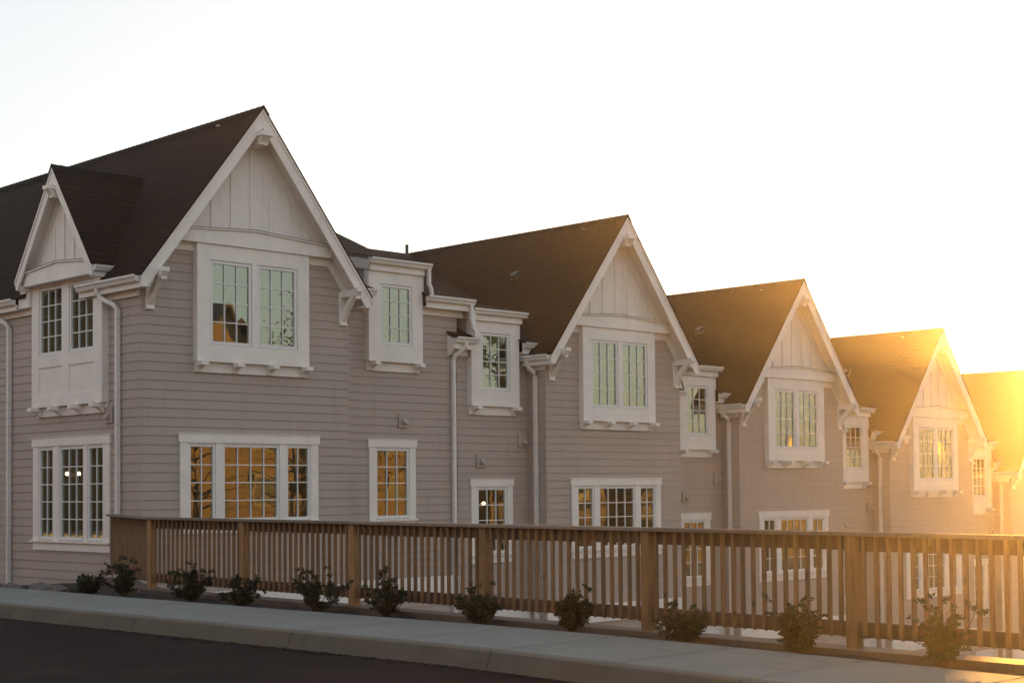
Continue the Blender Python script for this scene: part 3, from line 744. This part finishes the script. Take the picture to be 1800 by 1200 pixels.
# ---------------------------------------------------------------- fence line, low wall under it, planting bed
PO = [Vector((-11.554, -2.578, 0)), Vector((-11.69, -5.30, 0)), Vector((-11.81, -7.97, 0)), Vector((-11.94, -10.62, 0)), Vector((-12.06, -13.26, 0)), Vector((-12.20, -15.90, 0)), Vector((-12.33, -18.55, 0)), Vector((-12.46, -21.2, 0))]
PW = Vector((-10.33, .80, 0))
ztop = lambda y: 1.205 + (y+9)*.0033
LINE = [Vector((-10.26, .92, 0))]+PO
def band_along(line, dl, dr, z0, z1):
    mb = MB(); n_ = []
    for i, p in enumerate(line):
        d = (line[min(i+1, len(line)-1)]-line[max(i-1, 0)]).normalized(); n_.append(Vector((d.y, -d.x, 0)))
    L = [p+q*dl for p, q in zip(line, n_)]; R = [p+q*dr for p, q in zip(line, n_)]
    for i in range(len(line)-1):
        a_, b_, c_, d_ = L[i], L[i+1], R[i+1], R[i]
        mb.poly((a_.x, a_.y, z1), (b_.x, b_.y, z1), (c_.x, c_.y, z1), (d_.x, d_.y, z1))
        mb.poly((a_.x, a_.y, z0), (b_.x, b_.y, z0), (b_.x, b_.y, z1), (a_.x, a_.y, z1))
        mb.poly((d_.x, d_.y, z0), (c_.x, c_.y, z0), (c_.x, c_.y, z1), (d_.x, d_.y, z1))
    for q in (0, -1): mb.poly((L[q].x, L[q].y, z0), (R[q].x, R[q].y, z0), (R[q].x, R[q].y, z1), (L[q].x, L[q].y, z1))
    return mb
rw = empty('retaining_wall', (-11.9, -8, -3.4), 'low concrete retaining wall with a dark timber capping under the wooden fence', 'retaining wall')
for nm, m_, ar in (('wall', 'retaining', (-.12, .12, -3.45, -.02)), ('capping', 'timber_beam', (-.17, .20, -.018, .102))):
    o = band_along(LINE, *ar).build(nm, m_, rw); o.location = (11.9, 8, 3.4)
mb = MB(); rnd = random.Random(3)
# planting bed: strip of mulch, then falling towards the house wall
def bedz(x, y): return .035+.045*noise.noise(Vector((x*2.3, y*2.3, 0)))
def bedpatch(fx0, fx1, ylist, nx, zf):
    for ya, yb in zip(ylist, ylist[1:]):
        for i in range(nx):
            q = []
            for y_, k in ((ya, i), (ya, i+1), (yb, i+1), (yb, i)):
                x_ = fx0(y_)+(fx1(y_)-fx0(y_))*k/nx; q.append((x_, y_, zf(x_, y_, k/nx)))
            mb.poly(*q)
lx = lambda y: interp([(p.y, p.x) for p in LINE], y)-.165
by = [1.0-.18*i for i in range(0, 128)]
bedpatch(lambda y: interp(BACK, y)+.004, lx, by, 6, lambda x, y, t: bedz(x, y)+.0*t)
by2 = [16-.5*i for i in range(0, 31)]
bedpatch(lambda y: interp(BACK, y)+.004, lambda y: -10.22, by2, 10, lambda x, y, t: bedz(x, y)-.24*t)
mb.build('planting_bed', 'bark_mulch', smooth=True); tag(bpy.data.objects['planting_bed'], kind='structure')

fence = empty('wooden_fence', (-11.9, -8, .1), 'long cedar railing fence with square posts and upright balusters beside the pavement', 'fence')
def fpart(mb, name, m_, bevel=.003):
    o = mb.build(name, m_, fence, bevel=bevel); o.location = (11.9, 8, -.1); return o
def obox(c, u, n_, hu, hn, z0, z1, slant=0.):
    """box about c with half sizes hu along u, hn along n"""
    mb = MB(); p = [c+u*a_+n_*b_ for a_, b_ in ((-hu, -hn), (hu, -hn), (hu, hn), (-hu, hn))]
    zb = [z0, z0, z0+slant, z0+slant]
    mb._add([(q.x, q.y, z) for q, z in zip(p, zb)]+[(q.x, q.y, z1) for q in p], [(0,3,2,1),(4,5,6,7),(0,1,5,4),(1,2,6,5),(2,3,7,6),(3,0,4,7)])
    return mb
bal = []
def section(A, B, nb):
    u = (B-A); L = u.length; u = u/L; n_ = Vector((-u.y, u.x, 0))      # n points to the street (-x)
    if n_.x > 0: n_ = -n_
    zt = ztop((A.y+B.y)/2)
    # rails, on the house side of the balusters
    mid = (A+B)/2
    for z0, z1 in ((zt-.04-.135, zt-.041), (.205, .345)):
        fpart(obox(mid-n_*.02, u, n_, L/2-.061, .019, z0, z1), 'rail', 'cedar_shaded')
    for k in range(1, nb+1):
        c = A+u*(L*k/(nb+1)); bal.append((c+n_*.0205, u, n_, zt))
for A, B in zip(PO, PO[1:]): section(A, B, 19)
section(PW, PO[0], 25)
# cap rail, one board per two sections, mitred at the corner
def cap(A, B):
    u = (B-A).normalized(); n_ = Vector((-u.y, u.x, 0)); n_ = -n_ if n_.x > 0 else n_
    L = (B-A).length; mb = MB(); za, zb = ztop(A.y), ztop(B.y)
    p = [A+n_*.095, B+n_*.095, B-n_*.075, A-n_*.075]; zz_ = [za, zb, zb, za]
    mb._add([(q.x, q.y, z-.04) for q, z in zip(p, zz_)]+[(q.x, q.y, z) for q, z in zip(p, zz_)], [(0,3,2,1),(4,5,6,7),(0,1,5,4),(1,2,6,5),(2,3,7,6),(3,0,4,7)])
    fpart(mb, 'cap_rail', 'cedar_grey', .004)
e1 = (PO[1]-PO[0]).normalized()
cap(PW, PO[0]-e1*.02); cap(PO[0]-e1*.016, PO[2]); cap(PO[2]+e1*.003, PO[4]); cap(PO[4]+e1*.003, PO[7])
for i, p in enumerate(PO):
    q = PO[min(i+1, len(PO)-1)]; u = (q-p).normalized() if q != p else (p-PO[i-1]).normalized(); n_ = Vector((-u.y, u.x, 0)); n_ = -n_ if n_.x > 0 else n_
    fpart(obox(p+n_*.005, u, n_, .058, .058, .10, ztop(p.y)-.042), 'post', 'cedar', .004)
CP = camo.matrix_world.translation
bal.sort(key=lambda t: (t[0]-Vector((CP.x, CP.y, 0))).length + (8 if t[0].y < -18.2 else 0))
rest = MB(); rb = random.Random(5)
for i, (c, u, n_, zt) in enumerate(bal):
    jt = rb.uniform(-.006, .006)
    b_ = obox(c+u*jt, u, n_, .0185, .0185, .195, zt-.041, .025)
    if i < 100: fpart(b_, 'baluster', 'cedar_mid', .002)
    else: rest._add(b_.v, b_.f)
tag(fpart(rest, 'balusters', 'cedar_mid'), kind='stuff')

# ---------------------------------------------------------------- shrubs, rocks, small plants
def shrub(base, h, wd, seed, label):
    r = random.Random(seed); o = empty('shrub', base, label, 'shrub', 'young leafy shrubs planted along the fence')
    st = MB(); lf = MB(); ns = r.randint(18, 24)
    def leaf_at(p, d, s):
        d = d.normalized(); side = d.cross(Vector((r.uniform(-1, 1), r.uniform(-1, 1), r.uniform(-1, 1)))).normalized(); up = d.cross(side)
        a_ = p; b_ = p+d*s*.5+side*s*.24+up*s*.06; c_ = p+d*s; e_ = p+d*s*.5-side*s*.24+up*s*.06
        lf._add([a_, b_, c_, e_], [(0, 1, 2), (0, 2, 3)])
    for k in range(ns):
        az = r.uniform(0, 2*math.pi); lean = r.uniform(.05, 1.0)*wd*.5*(1+.15*math.sin(az+seed)); hh = h*(r.uniform(.5, .95) if k > 1 else 1.08)*(1-.28*(lean/(wd*.5))**2)
        p0 = Vector((r.uniform(-.02, .02), r.uniform(-.02, .02), 0)); pts = []
        for t in (0, .2, .4, .6, .8, 1):
            pts.append(p0+Vector((math.cos(az)*lean*t**.8, math.sin(az)*lean*t**.8, hh*t**1.1))+Vector((r.uniform(-1, 1), r.uniform(-1, 1), 0))*.012*t)
        st.tube(pts, [.007, .006, .005, .004, .003, .002], 5)
        for q in range(r.randint(7, 11)):                                  # side twigs
            t = r.uniform(.16, 1.0); i = min(4, int(t*5)); p = pts[i].lerp(pts[i+1], t*5-i)
            d = Vector((r.gauss(0, 1), r.gauss(0, 1), r.uniform(.0, 1.1))).normalized(); L = r.uniform(.05, .13)*(h/.6)
            st.tube([p, p+d*L], [.003, .0015], 4)
            for j in range(r.randint(20, 30)):
                pp = p+d*L*r.uniform(.25, 1.05)
                leaf_at(pp, d*.6+Vector((r.gauss(0, 1), r.gauss(0, 1), r.gauss(.3, .8))), r.uniform(.026, .046))
    st.build('stems', 'stem', o); lf.build('foliage', 'leaf', o, normals=False)
    return o
fz = (F2.x, F2.y, F2.z)
def depth(p): return (Vector(p)-CP).dot(F2)
SHR = [(-12.59, -2.47, 40, 44, 'small shrub in front of the siding, leftmost of the row of shrubs'),
 (-12.38, -3.16, 64, 60, 'upright shrub in front of the short fence return at the house corner'),
 (-12.27, -4.85, 62, 78, 'wide open shrub, first one before the long fence, thin bare stems showing'),
 (-12.41, -6.27, 54, 80, 'low dark shrub at the second long fence post'),
 (-12.38, -7.89, 78, 96, 'broad dark shrub left of the brightly lit orange fence post'),
 (-12.27, -9.18, 80, 80, 'dense rounded shrub just right of the brightly lit orange fence post'),
 (-12.37, -10.98, 64, 86, 'low shrub in front of the fourth long fence post'),
 (-12.23, -12.29, 70, 82, 'shrub with open lower stems in the middle of the fourth fence bay'),
 (-12.50, -14.11, 74, 86, 'shrub just right of the fifth long fence post'),
 (-12.50, -15.46, 97, 82, 'tall bushy shrub left of the last fence post in view'),
 (-12.66, -17.07, 118, 104, 'tallest, airy shrub at the right, warm in the sun glow')]
for i, (x, y, hp, wp, lb) in enumerate(SHR):
    k = depth((x, y, .1))/2727; shrub((x, y, .03), hp*k*1.1, wp*k*1.22, 11+i, lb)
def rock(loc, sx, sy, sz, seed, label):
    bm = bmesh.new(); bmesh.ops.create_icosphere(bm, subdivisions=4, radius=1)
    for v_ in bm.verts:
        d = 1+.28*noise.noise(v_.co*1.3+Vector((seed, 0, 0)))+.10*noise.noise(v_.co*4+Vector((0, seed, 0)))
        v_.co = Vector((v_.co.x*sx, v_.co.y*sy, max(v_.co.z, -.3)*sz))*d
    me = bpy.data.meshes.new('rock'); bm.to_mesh(me); bm.free(); me.materials.append(MT['rock'])
    for p in me.polygons: p.use_smooth = True
    o = bpy.data.objects.new('rock', me); COL.objects.link(o); o.location = loc; tag(o, label, 'rock', 'rocks in the bed at the house wall')
rock((-12.45, .35, .03), .16, .22, .10, 1.3, 'flat brown rock between the downspout and the larger rocks')
rock((-12.5, -.75, .03), .20, .26, .14, 4.1, 'brown rock second from the left below the side window')
rock((-12.55, -1.4, .03), .15, .17, .13, 7.7, 'rounded rock at the right end of the rocks, nearest the shrubs')
def tuft(loc, h, seed, label):
    r = random.Random(seed); lf = MB()
    for k in range(130):
        az = r.uniform(0, 6.28); p = Vector((r.gauss(0, .035), r.gauss(0, .035), r.uniform(.0, h*.8))); d = Vector((math.cos(az), math.sin(az), r.uniform(-.1, .9))).normalized()
        s = r.uniform(.03, .05); sd_ = d.cross(Vector((0, 0, 1))).normalized()
        lf._add([p, p+d*s*.5+sd_*s*.25, p+d*s, p+d*s*.5-sd_*s*.25], [(0, 1, 2), (0, 2, 3)])
    o = lf.build('ground_plant', 'leaf', None, loc, normals=False); tag(o, label, 'small plant', 'tiny plants between the rocks and the shrubs')
tuft((-12.66, -1.85, .05), .07, 1, 'tiny leafy plant nearest the rocks')
tuft((-12.64, -2.08, .05), .09, 2, 'tiny leafy plant between two other seedlings')
tuft((-12.66, -2.30, .05), .10, 3, 'tiny leafy plant at the foot of the leftmost shrub')
# crumbs of soil and bark along the kerb
mb = MB(); r = random.Random(9)
for i in range(420):
    y = r.triangular(-15, -6, -10.5); x = interp(KERB, y)-.075-abs(r.gauss(0, .10)); s = r.uniform(.004, .016)
    mb.prism([(x+s*math.cos(t*1.9+i)*r.uniform(.6, 1.1), y+s*math.sin(t*1.9+i)) for t in range(3)], 'xy', -.08, -.08+s*.7)
tag(mb.build('kerb_litter', 'bark_mulch', normals=False), 'scattered bark crumbs and soil in the gutter at the foot of the kerb', 'litter', kind='stuff')

# ---------------------------------------------------------------- across the way: seen mirrored in the windows
def far_house(x, y, wd, dp, he, hr, label, rot=0.):
    o = empty('detached_house', (x, y, -4.0), label, 'house', 'houses across the street mirrored in the window panes'); o.rotation_euler = (0, 0, rot)
    h = wd/2; B = 4.0
    mb = MB(); mb.prism([(-h, 0), (h, 0), (h, he+B), (0, hr+B-.1), (-h, he+B)], 'xz', 0, -dp); mb.build('wall', 'far_wall', o)
    for s_ in (-1, 1):
        mb = MB(); mb.prism([(0, hr+B), (s_*(h+.4), he+B-.25), (s_*(h+.4), he+B-.05), (0, hr+B+.22)], 'xz', .45, -dp-.4); mb.build('roof', 'far_roof', o)
    for zz_ in (B+1.0, B+4.0):
        for xx in (-h*.55, h*.55):
            mb = MB()
            for (a_, b_, c_, d_) in holes_grid(xx-.75, xx+.75, zz_-.1, zz_+1.6, [(xx-.6, xx+.6, zz_, zz_+1.45)]): mb.box(a_, .01, c_, b_, .06, d_)
            w_ = mb.build('window', 'far_trim', o)
            mb = MB(); mb.box(xx-.6, .012, zz_, xx+.6, .03, zz_+1.45); mb.build('pane', 'dark_metal', w_)
    mb = MB(); mb.box(-.5, .01, B-.3, .5, .05, B+1.8); mb.build('door', 'dark_metal', o)
    return o
for a_ in [(-37, -33, 10, 10, 6.0, 10.0, 'first added house on the other side of the street, behind the viewer'), (-38, -20, 11, 10, 6.4, 10.6, 'second added house on the other side of the street'), (-37, -6, 10, 10, 5.8, 9.8, 'third added house on the other side of the street'), (-38, 8, 11, 10, 6.2, 10.4, 'fourth added house on the other side of the street'), (-38, 22, 10, 10, 6.2, 10.2, 'fifth added house on the other side of the street, farthest up'), ]: far_house(*a_, -math.pi/2)  # row added out of view to block low sky light
fh = [(4, -47, 9, 10, 5.6, 10.2, 'broad house with golden front, first across the street'), (22.4, -46, 10, 10, 6.2, 11.6, 'tallest gabled house across the street'),
      (35.5, -49, 8.5, 10, 5.8, 10.0, 'narrow gabled house across the street, third in line'), (49, -47, 10, 10, 3.4, 6.6, 'fourth house across the street with low roof'),
      (64, -48, 10, 10, 1.4, 4.2, 'fifth house across the street beyond the tall tree'), (80, -48, 11, 10, .6, 3.0, 'sixth house across the street, lower down the hill'),
      (98, -49, 11, 10, -.2, 2.2, 'seventh house across the street, lowest of them')]
for a_ in fh: far_house(*a_)
far_house(-31, 37, 15, 10, 7.5, 11.5, 'house up the street behind the camera side, mirrored in the side windows', math.pi)
def tree(x, y, z, h, cr, seed, label, nleaf=5200, lo=.3):
    r = random.Random(seed); o = empty('tree', (x, y, z), label, 'tree', 'trees across the street mirrored in the window panes')
    tk = MB(); lf = MB(); lean = Vector((r.uniform(-.3, .3), r.uniform(-.3, .3), 0))
    tp = [Vector((0, 0, 0))+lean*t*t+Vector((0, 0, h*.92*t)) for t in (0, .2, .4, .6, .8, 1)]
    tk.tube(tp, [h*.022, h*.018, h*.014, h*.010, h*.006, h*.002], 8)
    tips = []
    for k in range(46):
        t = r.uniform(lo, .97); i = min(4, int(t*5)); p = tp[i].lerp(tp[i+1], t*5-i)
        L = cr*(1.15-t)*r.uniform(.75, 1.25)+.25; az = r.uniform(0, 6.28); d = Vector((math.cos(az), math.sin(az), r.uniform(.15, .7)))
        m1 = p+d*L*.5+Vector((0, 0, .1)); e_ = p+d*L
        tk.tube([p, m1, e_], [h*.005, h*.003, .01], 5); tips += [(m1, L*.28), (e_, L*.32), (p.lerp(e_, .8), L*.3)]
    for j in range(nleaf):
        c_, rr = tips[r.randrange(len(tips))]; p = c_+Vector((r.gauss(0, 1), r.gauss(0, 1), r.gauss(0, .7)))*rr*.6
        d = Vector((r.gauss(0, 1), r.gauss(0, 1), r.gauss(0, 1))).normalized(); sd_ = d.orthogonal().normalized(); s = r.uniform(.10, .22)
        lf._add([p, p+d*s*.5+sd_*s*.3, p+d*s, p+d*s*.5-sd_*s*.3], [(0, 1, 2, 3)])
    tk.build('trunk', 'tree_bark', o); nleaf and lf.build('crown', 'tree_leaf', o, normals=False)
for q_ in ((10.5, -30, -3.6, 9, 3.4, 21, 'bare young tree, nearest of the leafless trees across the street'), (17.5, -33, -3.7, 10, 3.8, 22, 'bare tree in front of the tallest house across the street'), (30, -34, -3.9, 9, 3.4, 23, 'bare tree before the third house across the street')): tree(*q_, nleaf=0, lo=.12)
tree(23.6, -38.5, -3.5, 19, 4.6, 2, 'tall spreading tree in front of the tallest house across the street')
tree(41, -43, -3.8, 17, 4.4, 5, 'bushy tree between the third and fourth houses across the street')
tree(57, -44, -6.5, 9.5, 3.4, 8, 'rounded tree beside the fifth house across the street')
tree(-22, 41, -.5, 12, 3.6, 14, 'slimmer tree up the street nearest the side wall')

# ---------------------------------------------------------------- air
if HAZE > 0:
    mb = MB(); mb.box(-330, -330, -9.2, 330, 330, 17)
    m = bpy.data.materials.new('haze_air'); m.use_nodes = True; n = m.node_tree; n.nodes.clear()
    out = nd(n, 'ShaderNodeOutputMaterial'); pvn = nd(n, 'ShaderNodeVolumePrincipled')
    pvn.inputs['Color'].default_value = (1, .97, .92, 1); pvn.inputs['Density'].default_value = HAZE; pvn.inputs['Anisotropy'].default_value = HAZE_G
    n.links.new(pvn.outputs[0], out.inputs['Volume'])
    hz = mb.build('haze', m); tag(hz, kind='stuff')
